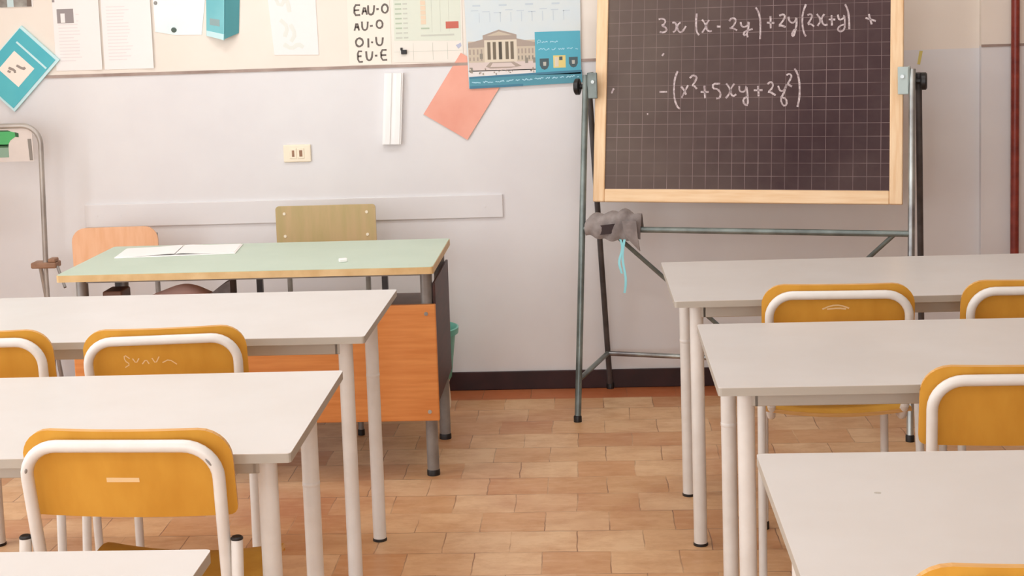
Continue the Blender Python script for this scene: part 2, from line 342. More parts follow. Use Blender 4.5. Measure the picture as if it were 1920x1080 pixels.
MARKER = [[(-0.91,1.609),(-0.933,1.61),(-0.935,1.568),(-0.911,1.569)],[(-0.934,1.588),(-0.914,1.589)],[(-0.903,1.57),(-0.892,1.607),(-0.883,1.569)],[(-0.899,1.583),(-0.885,1.583)],[(-0.877,1.607),(-0.878,1.575),(-0.868,1.568),(-0.856,1.573),(-0.852,1.606)],[(-0.844,1.59),(-0.834,1.591)],[(-0.803,1.576),(-0.809,1.574),(-0.815,1.576),(-0.82,1.582),(-0.822,1.591),(-0.82,1.6),(-0.815,1.606),(-0.809,1.609),(-0.802,1.606),(-0.798,1.6),(-0.796,1.592),(-0.798,1.583),(-0.803,1.576)],[(-0.937,1.506),(-0.926,1.543),(-0.918,1.506)],[(-0.933,1.52),(-0.92,1.519)],[(-0.905,1.542),(-0.905,1.513),(-0.895,1.506),(-0.884,1.512),(-0.881,1.541)],[(-0.873,1.523),(-0.861,1.524)],[(-0.827,1.515),(-0.834,1.513),(-0.84,1.515),(-0.845,1.521),(-0.846,1.529),(-0.844,1.537),(-0.84,1.543),(-0.833,1.545),(-0.827,1.543),(-0.822,1.537),(-0.821,1.529),(-0.822,1.521),(-0.827,1.515)],[(-0.912,1.444),(-0.919,1.441),(-0.927,1.443),(-0.932,1.449),(-0.934,1.458),(-0.932,1.466),(-0.926,1.473),(-0.919,1.475),(-0.912,1.473),(-0.906,1.467),(-0.904,1.458),(-0.906,1.45),(-0.912,1.444)],[(-0.882,1.473),(-0.883,1.436)],[(-0.871,1.457),(-0.863,1.456)],[(-0.85,1.478),(-0.849,1.451),(-0.838,1.442),(-0.826,1.447),(-0.822,1.475)],[(-0.91,1.421),(-0.928,1.422),(-0.928,1.378),(-0.908,1.379)],[(-0.928,1.401),(-0.913,1.402)],[(-0.893,1.421),(-0.892,1.39),(-0.882,1.382),(-0.871,1.39),(-0.867,1.42)],[(-0.858,1.402),(-0.848,1.402)],[(-0.809,1.424),(-0.832,1.424),(-0.832,1.383),(-0.808,1.384)],[(-0.832,1.403),(-0.811,1.403)]]

# ------------------------------------------------------------------ the room
DADO = 1.357
b = MB(); b.box(LEFT_X-0.2, RIGHT_X+0.2, BACK_Y-0.2, 0.2, -0.1, 0, M['floor']); struct(b.build('floor'))
b = MB(); b.box(LEFT_X-0.2, RIGHT_X+0.2, BACK_Y-0.2, 0.2, CEIL_Z, CEIL_Z+0.1, M['ceiling']); struct(b.build('ceiling'))
b = MB(); b.box(LEFT_X-0.2, RIGHT_X+0.2, 0, 0.2, 0, DADO, M['paint']); b.box(LEFT_X-0.2, RIGHT_X+0.2, 0, 0.2, DADO, CEIL_Z, M['cream'])
struct(b.build('wall_front'))
b = MB(); b.box(1.572, RIGHT_X, -0.03, 0, 0, DADO+0.008, M['paint']); b.box(1.572, RIGHT_X, -0.03, 0, DADO+0.008, CEIL_Z, M['cream'])
struct(b.build('wall_front_pier'))
b = MB(); b.box(RIGHT_X, RIGHT_X+0.2, BACK_Y, 0, 0, DADO, M['tan']); b.box(RIGHT_X, RIGHT_X+0.2, BACK_Y, 0, DADO, CEIL_Z, M['tan'])
struct(b.build('wall_right'))
b = MB(); b.box(LEFT_X, RIGHT_X, BACK_Y-0.2, BACK_Y, 0, REAR_Z0, M['paint']); b.box(LEFT_X, RIGHT_X, BACK_Y-0.2, BACK_Y, WIN_Z1, CEIL_Z, M['cream'])
xs = [LEFT_X] + sum([[x-WIN_W/2, x+WIN_W/2] for x in FILL_WIN_X], []) + [RIGHT_X]
for i in range(0, len(xs), 2): b.box(xs[i], xs[i+1], BACK_Y-0.2, BACK_Y, REAR_Z0, WIN_Z1, M['cream'])
struct(b.build('wall_back'))
b = MB(); x0, x1 = LEFT_X-0.2, LEFT_X                    # left wall with three window openings
b.box(x0, x1, BACK_Y, 0, 0, WIN_Z0, M['paint']); b.box(x0, x1, BACK_Y, 0, WIN_Z1, CEIL_Z, M['cream'])
ys = [BACK_Y] + sum([[y-WIN_W/2, y+WIN_W/2] for y in sorted(WIN_Y)], []) + [0]
for i in range(0, len(ys), 2): b.box(x0, x1, ys[i], ys[i+1], WIN_Z0, WIN_Z1, M['cream'])
struct(b.build('wall_left'))
for i, y in enumerate(WIN_Y):
    b = MB(); xf = LEFT_X-0.06
    for a in (y-WIN_W/2, y-0.02, y+WIN_W/2-0.05): b.box(xf-0.03, xf, a, a+0.05, WIN_Z0, WIN_Z1, M['white_plastic'])
    for z in (WIN_Z0, WIN_Z1-0.05): b.box(xf-0.03, xf, y-WIN_W/2, y+WIN_W/2, z, z+0.05, M['white_plastic'])
    struct(b.build('window_%d' % (i+1)))
for i, x in enumerate(FILL_WIN_X):  # frames for the unseen windows added as rear fill
    b = MB(); yf = BACK_Y-0.06
    for a in (x-WIN_W/2, x-0.02, x+WIN_W/2-0.05): b.box(a, a+0.05, yf-0.03, yf, REAR_Z0, WIN_Z1, M['white_plastic'])
    for z in (REAR_Z0, WIN_Z1-0.05): b.box(x-WIN_W/2, x+WIN_W/2, yf-0.03, yf, z, z+0.05, M['white_plastic'])
    struct(b.build('window_%d' % (i+4)))
b = MB()
b.box(LEFT_X, 0.6, -0.005, 0, DADO-0.006, DADO+0.006, M['line']); struct(b.build('trim_1'))
b = MB(); b.box(1.572, RIGHT_X, -0.034, -0.03, DADO+0.004, DADO+0.014, M['line']); struct(b.build('trim_2'))
b = MB(); b.bbox(LEFT_X, 1.572, -0.012, 0, 0, 0.077, M['skirt'], 0.003); b.bbox(1.56, RIGHT_X, -0.042, -0.03, 0, 0.077, M['skirt'], 0.003)
struct(b.build('baseboard_front'))
b = MB(); b.bbox(-2.1, -0.355, -0.010, 0, 0.724, 0.82, M['paint'], 0.003)
for x in (-2.05, -1.95, -0.43): b.tube([(x, -0.0095, 0.772), (x, -0.012, 0.772)], 0.005, M['paint'], 10)
o = b.build('wall_rail'); tag(o, 'long flat painted board fixed on the wall behind the teacher chairs', 'wall rail')

for i, (x, y) in enumerate(FILL_LIGHTS):  # housings made for the added ceiling fill lights
    if i == 0:
        fill0 = thing('fill_light_housing', 'white housing of an added fill light under the ceiling', 'ceiling light', (x, y, CEIL_Z), 0, 'fill lights added under the ceiling')
        b = MB(); b.bbox(-0.64, 0.64, -0.13, 0.13, -0.08, 0, M['white_plastic'], 0.006); b.build('housing', fill0)
    else: dup(fill0, (x, y, CEIL_Z), 0, fill0['label'])

# rust-red pipe on the right of the wall
p = thing('wall_pipe', 'rust-red vertical pipe running up the wall right of the chalkboard', 'pipe', (1.692, -0.075, 0))
b = MB(); b.tube([(0, 0, 0), (0, 0, CEIL_Z)], 0.0165, M['red_pipe'], 20); b.build('tube', p)
for z in (0.35, 1.75, 2.6):
    b = MB(); b.lathe([(0.0165, -0.012), (0.02, -0.012), (0.02, 0.012), (0.0165, 0.012)], M['red_pipe'], (0, 0, z), 20)
    b.box(-0.008, 0.008, 0.015, 0.045, z-0.008, z+0.008, M['red_pipe']); b.build('bracket', p)
b = MB(); b.prism([(1.327, 1.30), (1.338, 1.298), (1.349, 1.352), (1.336, 1.353)], -0.0012, 0, M['yellow'])
tag(b.build('tape_patch'), 'small yellow tape patch on the wall above the right chalkboard knob', 'tape')

# ------------------------------------------------------------------ student desks
DESK_W, DESK_D, DESK_H = 1.30, 0.635, 0.74
def make_desk():
    """origin: floor under the middle of the edge farthest from the class"""
    t = thing('student_desk', '-', 'desk', group='long white student desks')
    w, d = DESK_W/2, DESK_D
    b = MB(); poly = rrect(-w, w, -d, 0, 0.008, 3)
    b.prism(poly, DESK_H-0.019, DESK_H-0.0015, M['desk_edge'], 'xyz'); b.prism(poly, DESK_H-0.0015, DESK_H, M['desk_top'], 'xyz')
    b.build('tabletop', t)
    b = MB(); zi0, zi1, ins = DESK_H-0.066, DESK_H-0.0192, 0.085
    for (xa, xb, ya, yb) in ((-w+ins, w-ins, -d+ins, -d+ins+0.02), (-w+ins, w-ins, -ins-0.02, -ins), (-w+ins-0.01, -w+ins+0.01, -d+ins, -ins), (w-ins-0.01, w-ins+0.01, -d+ins, -ins)):
        b.bbox(xa, xb, ya, yb, zi0, zi1, M['apron'], 0.002, 1)
    b.build('apron_frame', t)
    for sx in (-1, 1):
        for yy in (-0.1, -d+0.1):
            x = sx*(w-0.068)
            b = MB(); b.tube([(x, yy, 0.007), (x, yy, DESK_H-0.0195)], 0.0195, M['paint_tube'], 24)
            l = b.build('leg', t)
            b = MB(); b.lathe([(0.0212, 0), (0.0212, 0.006), (0.0196, 0.008)], M['black'], (x, yy, 0), 20); b.build('foot_cap', l)
            if yy > -0.2:
                b = MB(); b.lathe([(0.0196, 0), (0.0203, 0.001), (0.0203, 0.009), (0.0196, 0.010)], M['paint_tube'], (x, yy, 0.5), 20); b.build('joint_ring', l)
    return t
desk0 = make_desk()
DESKS = [  # corner x, back y, side (+1 corner is the right end), yaw, label
    (-0.584, -1.625, 1, -0.003, 'long white student desk just in front of the orange panel of the teacher desk'),
    (-0.581, -2.616, 1, 0.010, 'long white student desk behind the chair with the white sticker on its back'),
    (-0.598, -3.742, 1, 0.0, 'white student desk showing only one far corner below the chair with the white sticker'),
    (0.225, -1.263, -1, 0.006, 'white student desk nearest the chalkboard easel, two chairs pushed up to it'),
    (0.268, -2.201, -1, -0.006, 'white student desk between the desk nearest the chalkboard and the big bare desk'),
    (0.290, -3.303, -1, -0.008, 'large bare white student desk filling the lower right corner of the picture'),
]
for i, (x, y, sd, yaw, lab) in enumerate(DESKS):
    loc = (x - sd*DESK_W/2*math.cos(yaw), y - sd*DESK_W/2*math.sin(yaw), 0)
    if i == 0: desk0.location = loc; desk0.rotation_euler = (0, 0, yaw); desk0['label'] = lab
    else: dup(desk0, loc, yaw, lab)

desk_last = [o for o in C.objects if o.get('label', '').startswith('large bare')][0]
b = MB(); b.prism([(-0.475+0.006*math.cos(k*PI/5), -0.222+0.005*math.sin(k*PI/5)) for k in range(10)], DESK_H, DESK_H+0.0004, M['apron'], 'xyz')
o = b.build('ink_speck', desk_last); o['label'] = 'small grey speck'

# ------------------------------------------------------------------ student chairs
def make_chair():
    """origin: floor under the middle of the backrest; the sitter looks towards +y"""
    t = thing('school_chair', '-', 'chair', group='yellow plywood school chairs')
    tilt = math.tan(math.radians(9))
    def yb(z): return -(z-0.46)*tilt+0.052
    fr, hw = 0.0118, 0.183
    b = MB()                                             # hoop that carries the backrest
    arch = fillet([(-hw+0.006, yb(0.47), 0.47), (-hw-0.001, yb(0.784), 0.784), (hw+0.001, yb(0.784), 0.784), (hw-0.006, yb(0.47), 0.47)], 0.062, 8)
    b.tube(arch, fr, M['paint_tube'], 14); b.build('back_frame', t)
    b = MB()                                             # curved plywood back in front of the hoop
    def bk(u, v, off=0.0):
        x = 0.2*math.sin(PI*(u-0.5))
        def lim(rr):
            dx = abs(x)-(0.2-rr)
            return rr-math.sqrt(max(rr*rr-dx*dx, 0)) if dx > 0 else 0
        zt, zb = 0.81-lim(0.06), 0.638+lim(0.016)
        z = zb+(zt-zb)*v
        return Vector((x, yb(z)+0.0135+0.034*(abs(x)/0.2)**2*0.55+off, z))
    b.sheet(lambda u, v: bk(1-u, v, 0.010), 28, 14, 0.010, M['wood'], M['wood_edge'])
    b.build('backrest', t)
    b = MB()                                             # saddle-shaped plywood seat
    def st(u, v):
        x = -0.195+0.39*u; y = 0.055+0.37*v
        z = 0.448+0.018*(abs(x)/0.2)**2-0.012*math.sin(PI*v)-0.03*max(0, v-0.82)**2/0.0324
        if v > 0.8: x *= 1-0.06*((v-0.8)/0.2)**2
        return Vector((x, y, z))
    b.sheet(st, 20, 20, 0.010, M['wood'], M['wood_edge']); b.build('seat', t)
    for sx in (-1, 1):
        b = MB()                                         # under-seat tube running on into the front leg
        pts = fillet([(sx*(hw-0.006), yb(0.475), 0.475), (sx*(hw-0.008), 0.085, 0.432), (sx*0.172, 0.385, 0.425), (sx*0.176, 0.40, 0.014)], 0.035, 7)
        b.tube(pts, 0.0115, M['paint_tube'], 14); l = b.build('front_leg', t)
        b = MB(); b.lathe([(0.0135, 0), (0.0135, 0.02), (0.012, 0.024)], M['black'], (sx*0.176, 0.40, 0), 16); b.build('foot_cap', l)
        b = MB()                                         # capped rear leg welded outside the hoop
        top = Vector((sx*(hw+0.021), yb(0.60)+0.0, 0.598)); bot = Vector((sx*0.212, -0.045, 0.014))
        b.tube([bot, top], 0.0112, M['paint_tube'], 14); l = b.build('rear_leg', t)
        b = MB(); b.lathe([(0.0135, 0), (0.0135, 0.02), (0.012, 0.024)], M['black'], (bot.x, bot.y, 0), 16); b.build('foot_cap', l)
        b = MB(); b.lathe([(0.0116, 0), (0.0116, 0.003), (0.009, 0.0055)], M['black'], tuple(top), 16); b.build('end_plug', l)
    b = MB(); b.tube([(-0.174, 0.24, 0.424), (0.174, 0.24, 0.424)], 0.008, M['paint_tube'], 12); b.build('seat_rail', t)
    return t, yb
chair0, chair_yb = make_chair()
CHAIRS = [
    (-0.874, -3.335, -0.05, 'yellow plywood school chair with a small white sticker on its back'),
    (-1.056, -2.450, 0.09, 'yellow plywood school chair with pale scratched writing on its back'),
    (-1.545, -2.450, 0.05, 'yellow plywood school chair cut off by the left edge of the picture'),
    (0.652, -2.080, -0.05, 'yellow plywood school chair with a pale arc scratched on its back near the easel'),
    (1.180, -2.080, -0.03, 'yellow plywood school chair below the rust-red pipe, beside the arc-scratched chair'),
    (0.866, -2.985, -0.02, 'yellow plywood school chair between the two desks at lower right, back fully bare'),
    (0.605, -4.040, 0.0, 'yellow plywood school chair with only its top edge showing at the lower right corner'),
]
chair_objs = []
for i, (x, y, yaw, lab) in enumerate(CHAIRS):
    if i == 0: chair0.location = (x, y, 0); chair0.rotation_euler = (0, 0, yaw); chair0['label'] = lab; chair_objs.append(chair0)
    else: chair_objs.append(dup(chair0, (x, y, 0), yaw, lab))
def backrest_of(c): return [k for k in c.children if k.name.startswith('backrest')][0]
def back_mark(chair, name, strokes, wd, mat, label):
    b = MB(); n0 = chair_yb(0.72)
    tl = math.tan(math.radians(9))
    for s in strokes:
        b.ribbon(s, wd, -0.0004, 0.0, mat)
    for v in b.bm.verts:
        v.co.y += chair_yb(v.co.z)+0.0135+0.034*(abs(v.co.x)/0.2)**2*0.55 - 0.0004
    o = b.build(name, backrest_of(chair)); o['label'] = label
def squiggle(x0, x1, z, h, step):
    """an illegible line of small print"""
    out = []; x = x0
    while x < x1:
        n = random.randint(3, 7); wd = []
        for k in range(n*2):
            if x > x1: break
            wd.append((x, z+random.uniform(-.5, .5)*h)); x += step
        if len(wd) > 1: out.append(wd)
        x += step*2
    return out
back_mark(chair_objs[0], 'sticker', [[(-0.037, 0.712), (0.026, 0.712)]], 0.0095, M['label'], 'small cream sticker')
back_mark(chair_objs[1], 'scratched_writing', [[(-0.085, 0.735), (-0.098, 0.745), (-0.098, 0.73), (-0.085, 0.72), (-0.098, 0.712)], [(-0.078, 0.735), (-0.07, 0.722), (-0.062, 0.735)],
    [(-0.055, 0.72), (-0.045, 0.732), (-0.038, 0.72)], [(-0.03, 0.735), (-0.022, 0.72), (-0.012, 0.738)], [(-0.005, 0.722), (0.012, 0.73), (0.03, 0.716)]], 0.0028, M['label'], 'pale scratched writing')
back_mark(chair_objs[3], 'scratched_arc', [[(-0.042, 0.742), (-0.02, 0.752), (0.005, 0.753), (0.028, 0.744)], [(-0.03, 0.742), (0.0, 0.745), (0.02, 0.742)]], 0.004, M['label'], 'pale scratched arc')

hoop = [k for k in chair_objs[0].children if k.name.startswith('back_frame')][0]
for sx, a0, a1 in ((1, 48, 22), (-1, 24, 8)):            # worn spots where the paint is gone
    b = MB(); pts = []
    for k in range(5):
        a = math.radians(a0+(a1-a0)*k/4); z = 0.722+0.060*math.sin(a)
        pts.append((sx*(0.121+0.060*math.cos(a)), chair_yb(z)-0.0092, z))
    b.tube(pts, [0.0012, 0.003, 0.0036, 0.003, 0.0012], M['grey_steel'], 10); o = b.build('worn_spot', hoop); o['label'] = 'dark worn spot in the paint'

# ------------------------------------------------------------------ teacher's desk and chairs
t = thing('teacher_desk', 'teacher desk with pale green top, ochre edge and orange front panel', 'desk', (-1.143, -0.643, 0))
b = MB(); w, d = 0.6275, 0.6
b.prism(rrect(-w, w, -d, 0, 0.01, 3), 0.716, 0.7385, M['oak_edge'], 'xyz'); b.prism(rrect(-w+0.002, w-0.002, -d+0.002, -0.002, 0.01, 3), 0.7385, 0.74, M['green_top'], 'xyz')
b.build('tabletop', t)
for x, y in ((0.588, -0.045), (0.588, -0.468), (-0.588, -0.045), (-0.588, -0.468)):
    b = MB(); b.tube([(x, y, 0.014), (x, y, 0.7158)], 0.0205, M['grey_steel'], 22); l = b.build('leg', t)
    b = MB(); b.lathe([(0.0222, 0), (0.0222, 0.016), (0.0206, 0.02)], M['black'], (x, y, 0), 20); b.build('foot_cap', l)
b = MB()
for (xa, xb, ya, yb) in ((-0.588, 0.588, -0.478, -0.458), (-0.588, 0.588, -0.055, -0.035), (-0.598, -0.578, -0.468, -0.045), (0.578, 0.598, -0.468, -0.045)):
    b.box(xa, xb, ya, yb, 0.69, 0.7158, M['grey_steel'])
b.build('top_rail', t)
b = MB(); b.bbox(-0.618, 0.62, -0.508, -0.490, 0.198, 0.596, M['orange_panel'], 0.003); pn = b.build('front_panel', t)
for x, z in ((0.588, 0.565), (-0.588, 0.565), (0.588, 0.23), (-0.588, 0.23)):
    b = MB(); b.tube([(x, -0.508, z), (x, -0.5105, z)], 0.0065, M['chrome'], 14); b.build('screw', pn)
b = MB(); b.bbox(0.6095, 0.6185, -0.48, -0.02, 0.255, 0.665, M['dark_wood'], 0.002); b.build('side_panel', t)
b = MB(); b.bbox(-0.6185, -0.6095, -0.48, -0.02, 0.255, 0.54, M['dark_wood'], 0.002); b.build('side_panel', t)
b = MB(); b.bbox(-0.56, 0.56, -0.486, -0.12, 0.548, 0.563, M['brown_wood'], 0.002); b.build('book_shelf', t)
for x in (-0.520, -0.017, 0.424):
    b = MB(); b.box(x-0.010, x+0.010, -0.305, -0.285, 0.563, 0.7158, M['dark_steel']); b.build('shelf_hanger', t)

# things on the shelf under the top
b = MB(); b.bbox(-1.678, -1.61, -1.07, -0.97, 0.5635, 0.650, M['brown_wood'], 0.006); b.bbox(-1.671, -1.617, -1.063, -0.977, 0.6495, 0.6505, M['dark_wood'], 0.0004, 1)
tag(b.build('wooden_box'), 'small red-brown wooden box on the shelf under the green desk top', 'box')
t2 = thing('cloth_bag', 'pink cotton bag lying on the shelf under the green desk top', 'bag', (-1.405, -0.99, 0.58))
b = MB()
b.sheet(lambda u, v: Vector((-0.15+0.28*u, -0.09+0.18*v, 0.012+0.066*max(0, math.sin(PI*min(1, u*1.05+0.02)))**0.6*max(0, math.sin(PI*v))**0.5*(0.8+0.2*u)+0.004*math.sin(9*u+5*v))), 24, 14, 0.012, M['pink_cloth'])
b.build('body', t2)
b = MB(); b.prism([(0.07, 0.03), (0.165, 0.004), (0.165, 0.092), (0.13, 0.075)], -0.05, 0.04, M['cloth']); b.build('flap', t2)

# register and chalk on the desk
rg = thing('open_register', 'open white register lying on the pale green teacher desk', 'book', (-1.478, -0.79, 0.74), 0.10)
def page(side):
    def fn(u, v):
        x = side*(0.002+0.205*u); z = 0.0055+0.0045*math.exp(-u*3)*math.sin(PI*min(u*2+0.15, 1))+0.002*(1-u)
        return Vector((x, -0.11+0.19*v, z)) if side > 0 else Vector((x, -0.11+0.19*(1-v), z))
    return fn
b = MB(); b.bbox(-0.212, 0.212, -0.115, 0.085, 0, 0.004, M['paper'], 0.001, 1); b.build('cover', rg)
for sd in (-1, 1):
    b = MB(); b.sheet(page(sd), 14, 6, 0.0015, M['paper']); b.build('page_block', rg)
b = MB(); b.bbox(-0.014, 0.014, -0.011, 0.011, 0, 0.012, M['white_plastic'], 0.003); o = b.build('chalk_stub', None, (-0.834, -1.106, 0.74), (0, 0, 0.3))
tag(o, 'small white piece of chalk near the front edge of the green desk', 'chalk')

def teacher_chair(name, label, loc, rz, mat, wv, corner, bh, ztop, rivets):
    t = thing(name, label, 'chair', loc, rz)                 # faces -y, the class
    b = MB()
    poly = rrect(-wv, wv, ztop-bh, ztop, corner, 6, 0.015)
    b.prism(poly, -0.012, -0.002, mat); b.build('backrest', t)
    for sx in (-1, 1):
        for pts, nm in ((fillet([(sx*0.158, 0.008, ztop-0.03), (sx*0.158, 0.0, 0.45), (sx*0.165, 0.05, 0.012)], 0.05), 'rear_leg'),
                        (fillet([(sx*0.158, -0.01, 0.43), (sx*0.158, -0.37, 0.43), (sx*0.17, -0.40, 0.012)], 0.04), 'front_leg')):
            b = MB(); b.tube(pts, 0.0105, M['grey_steel'], 12); l = b.build(nm, t)
            e = pts[-1]; b = MB(); b.lathe([(0.013, 0), (0.013, 0.02), (0.011, 0.022)], M['black'], (e[0], e[1], 0), 14); b.build('foot_cap', l)
    b = MB()
    b.prism(rrect(-0.195, 0.195, -0.40, 0.0-0.02, 0.05, 6), 0.441, 0.452, mat, 'xyz'); b.build('seat', t)
    if rivets:
        for sx in (-1, 1):
            for dz in (0.03, bh-0.05):
                b = MB(); b.tube([(sx*0.165, -0.012, ztop-dz), (sx*0.165, -0.0145, ztop-dz)], 0.006, M['cream_plastic'], 12); b.build('rivet', t)
    return t
teacher_chair('teacher_chair', 'olive wooden chair with four-rivet square back behind the green desk', (-1.048, -0.225, 0), 0.0, M['olive'], 0.2, 0.014, 0.17, 0.822, True)
teacher_chair('teacher_chair', 'peach wooden chair with round-cornered back behind the green desk', (-1.905, -0.222, 0), 0.06, M['peach'], 0.172, 0.055, 0.17, 0.755, False)

# sea-green waste bin beside the teacher's desk
bn = thing('waste_bin', 'sea-green plastic waste bin behind the right leg of the teacher desk', 'bin', (-0.668, -0.26, 0))
b = MB(); b.lathe([(0.098, 0.118), (0.102, 0.125), (0.122, 0.30), (0.134, 0.302), (0.136, 0.325), (0.129, 0.327), (0.118, 0.31), (0.098, 0.14), (0.0, 0.135)], M['teal_plastic'], seg=40); b.build('bucket', bn)
b = MB(); b.lathe([(0.094, 0), (0.096, 0.02), (0.090, 0.10), (0.096, 0.118)], M['cream_plastic'], seg=36); b.build('base', bn)

# ------------------------------------------------------------------ easel chalkboard
YAW = -0.268
e = thing('easel_chalkboard', 'squared chalkboard with pale pine frame and chalk sums on a metal easel', 'chalkboard', (0.0, -0.258, 0), YAW)
ZP = 1.262; XR = 1.222
for x in (0.0, XR):
    m = M['teal_steel']
    b = MB(); b.tube([(x, -0.250, 0.012), (x, -0.004, ZP+0.045)], 0.0125, M['teal_steel'] if x == 0 else M['chrome'], 16); lf = b.build('front_leg', e)
    b = MB(); xo = 0.0 if x == 0 else 0.02
    b.tube([(x+xo, 0.247, 0.012), (x+xo, 0.034, ZP+0.03)], 0.0115, M['dark_steel'], 16); lr = b.build('rear_leg', e)
    for yy, l in ((-0.252, lf), (0.249, lr)):
        b = MB(); b.lathe([(0.0155, 0), (0.0155, 0.02), (0.013, 0.024)], M['black'], (x+(xo if yy > 0 else 0), yy, 0), 16); b.build('foot_cap', l)
    b = MB(); b.tube([(x, -0.215, 0.155), (x, 0.218, 0.155)], 0.010, M['teal_steel'], 12); b.build('side_bar', e)
    s = 1 if x == 0 else -1
    b = MB(); b.bbox(x+s*0.0125-0.004, x+s*0.0125+0.004, -0.02, 0.055, ZP-0.035, ZP+0.055, M['pale_teal'] if x else M['teal_steel'], 0.003)
    b.bbox(min(x+s*0.0125, x+s*0.05), max(x+s*0.0125, x+s*0.05), -0.026, -0.018, ZP-0.045, ZP+0.055, M['pale_teal'] if x else M['teal_steel'], 0.003)
    b.tube([(x+s*0.034, -0.018, ZP+0.02), (x+s*0.034, -0.032, ZP+0.02)], 0.007, M['chrome'], 10)
    cl = b.build('pivot_clamp', e)
    b = MB(); b.tube([(x-s*0.012, 0.015, ZP), (x-s*0.03, 0.015, ZP)], 0.010, M['black'], 14)
    pts = [(x-s*0.028, 0.015, ZP), (x-s*0.032, 0.015, ZP), (x-s*0.046, 0.015, ZP), (x-s*0.05, 0.015, ZP)]
    b.tube(pts, [0.022, 0.032, 0.032, 0.027], M['black'], 18); b.build('knob', cl)
def fy(z): return -0.250+0.246*z/(ZP+0.045)
b = MB(); b.tube([(0.0, fy(0.722), 0.722), (XR, fy(0.722), 0.722)], 0.0115, M['teal_steel'], 14); b.build('cross_bar', e)
b = MB(); b.tube([(0.0, 0.218, 0.155), (XR, 0.218, 0.155)], 0.010, M['chrome'], 14); b.build('lower_bar', e)
for x0, x1 in ((0.11, 0.61), (XR-0.06, 0.61)):
    b = MB(); b.tube([(x0, fy(0.72), 0.718), (x1, 0.214, 0.16)], 0.0085, M['teal_steel'], 12); b.build('brace', e)
# the board: local origin at its lower left corner, tilted about the pivots
TILT = 0.186
bp = MB(); BW, BH = 1.157, 0.886
bp.box(0.04, BW-0.04, 0.004, 0.018, 0.05, BH-0.05, M['slate'])
ORG = (0.032, -0.066, 0.821)
bo = bp.build('board_panel', e, ORG, (-TILT, 0, 0))
b = MB()
for xa, xb in ((0, 0.0455), (BW-0.0465, BW)): b.bbox(xa, xb, -0.004, 0.026, 0.0, BH, M['pine'], 0.004)
for za, zb in ((0, 0.050), (BH-0.05, BH)): b.bbox(0.0457, BW-0.0467, -0.004, 0.026, za, zb, M['pine_h'], 0.004)
b.build('board_frame', e, ORG, (-TILT, 0, 0))
b = MB()
for s in CHALK: b.ribbon(s, 0.0068, 0.0035, 0.0042, M['chalk'])
o = b.build('chalk_writing', e, ORG, (-TILT, 0, 0)); o['label'] = 'white chalk sums in handwriting'

# cloth over the cross bar, with a ribbon
cz = thing('dust_cloth', 'crumpled grey cloth slung over the left end of the easel bar', 'cloth', (0.09, -0.392, 0.722), YAW)
b = MB()
def crumple(u, v):
    a = PI*1.25*(v-0.5)+0.2; x = -0.105+0.215*u
    r = 0.030+0.016*math.sin(PI*u)+0.007*math.sin(11*u+3)*math.cos(5*v)+0.005*math.sin(23*u+9*v)
    zz = 0.030*u*(1-0.3*u)
    return Vector((x, -r*math.sin(a)*0.9, r*1.15*math.cos(a)+zz*math.cos(a)))
b.sheet(crumple, 34, 20, 0.004, M['cloth']); b.build('cloth_body', cz)
b = MB(); b.sheet(lambda u, v: Vector((0.045+0.055*v+0.012*u, -0.046-0.008*math.sin(3*u), 0.038-0.10*u*(0.6+0.55*v))), 10, 8, 0.004, M['cloth']); b.build('hanging_flap', cz)
b = MB(); b.sheet(lambda u, v: Vector((-0.05+0.075*u, -0.043-0.004*math.sin(PI*u), -0.018+0.036*v+0.01*u)), 8, 6, 0.003, M['cloth_dark']); b.build('dark_lining', cz)
b = MB()
for k, L in ((0, 0.13), (0.012, 0.205)):
    b.sheet(lambda u, v, k=k, L=L: Vector((0.036+k+0.009*v+0.006*math.sin(7*u+k*200), -0.062+0.004*math.sin(5*u), -0.03-L*u)), 14, 1, 0.0012, M['ribbon'])
b.build('ribbon', cz)

# ------------------------------------------------------------------ tube stand at the left edge
st = thing('tube_stand', 'grey tube hoop stand with tan clamps at the left edge of the picture', 'stand', (-2.47, -0.21, 0))
b = MB(); b.tube(fillet([(0.268, 0, 0.605), (0.282, 0, 1.172), (-0.282, 0, 1.172), (-0.268, 0, 0.605)], 0.075, 9), 0.0105, M['stand_tube'], 14); b.build('hoop', st)
for s in (-1, 1):
    for dx, dy, nm in ((0.0, 0.0, 'leg'), (-0.034*s, 0.03, 'leg')):
        b = MB(); b.tube([(s*0.267+dx, dy, 0.60), (s*0.268+dx*0.35, dy*5, 0.012)], 0.0085, M['stand_tube'], 12); b.build(nm, st)
    b = MB(); b.bbox(s*0.262-0.052, s*0.262+0.052, -0.016, 0.05, 0.592, 0.617, M['clamp'], 0.006)
    b.bbox(s*0.262+0.02, s*0.262+0.05, -0.016, 0.03, 0.617, 0.632, M['clamp'], 0.004); b.build('clamp', st)
    b = MB(); b.tube([(s*0.315, 0.0, 0.598), (s*0.36, -0.05, 0.52)], 0.006, M['grey_steel'], 10); b.build('lever', st)
pc = thing('picture_card', 'small pinkish card with a green shape and grey bar hanging in the tube stand', 'picture', (-2.32, -0.2095, 1.09))
b = MB(); b.box(-0.13, 0.098, -0.0015, 0, -0.062, 0.0725, mottled('pinkish_grey_card', (226, 214, 206), (216, 205, 198), 9, 0.7)); b.build('sheet', pc)
b = MB(); g1 = base('bright_green_print', (78, 176, 104), 0.6); g2 = base('dark_green_print', (44, 88, 50), 0.6); g3 = base('grey_print', (140, 132, 124), 0.6); g4 = base('sage_print', (138, 168, 146), 0.6)
b.prism([(-0.058, 0.064), (0.0, 0.062), (0.028, 0.056), (0.042, 0.045), (0.026, 0.036), (0.008, 0.024), (-0.004, 0.004), (-0.058, 0.004)], -0.0024, -0.0015, g1)
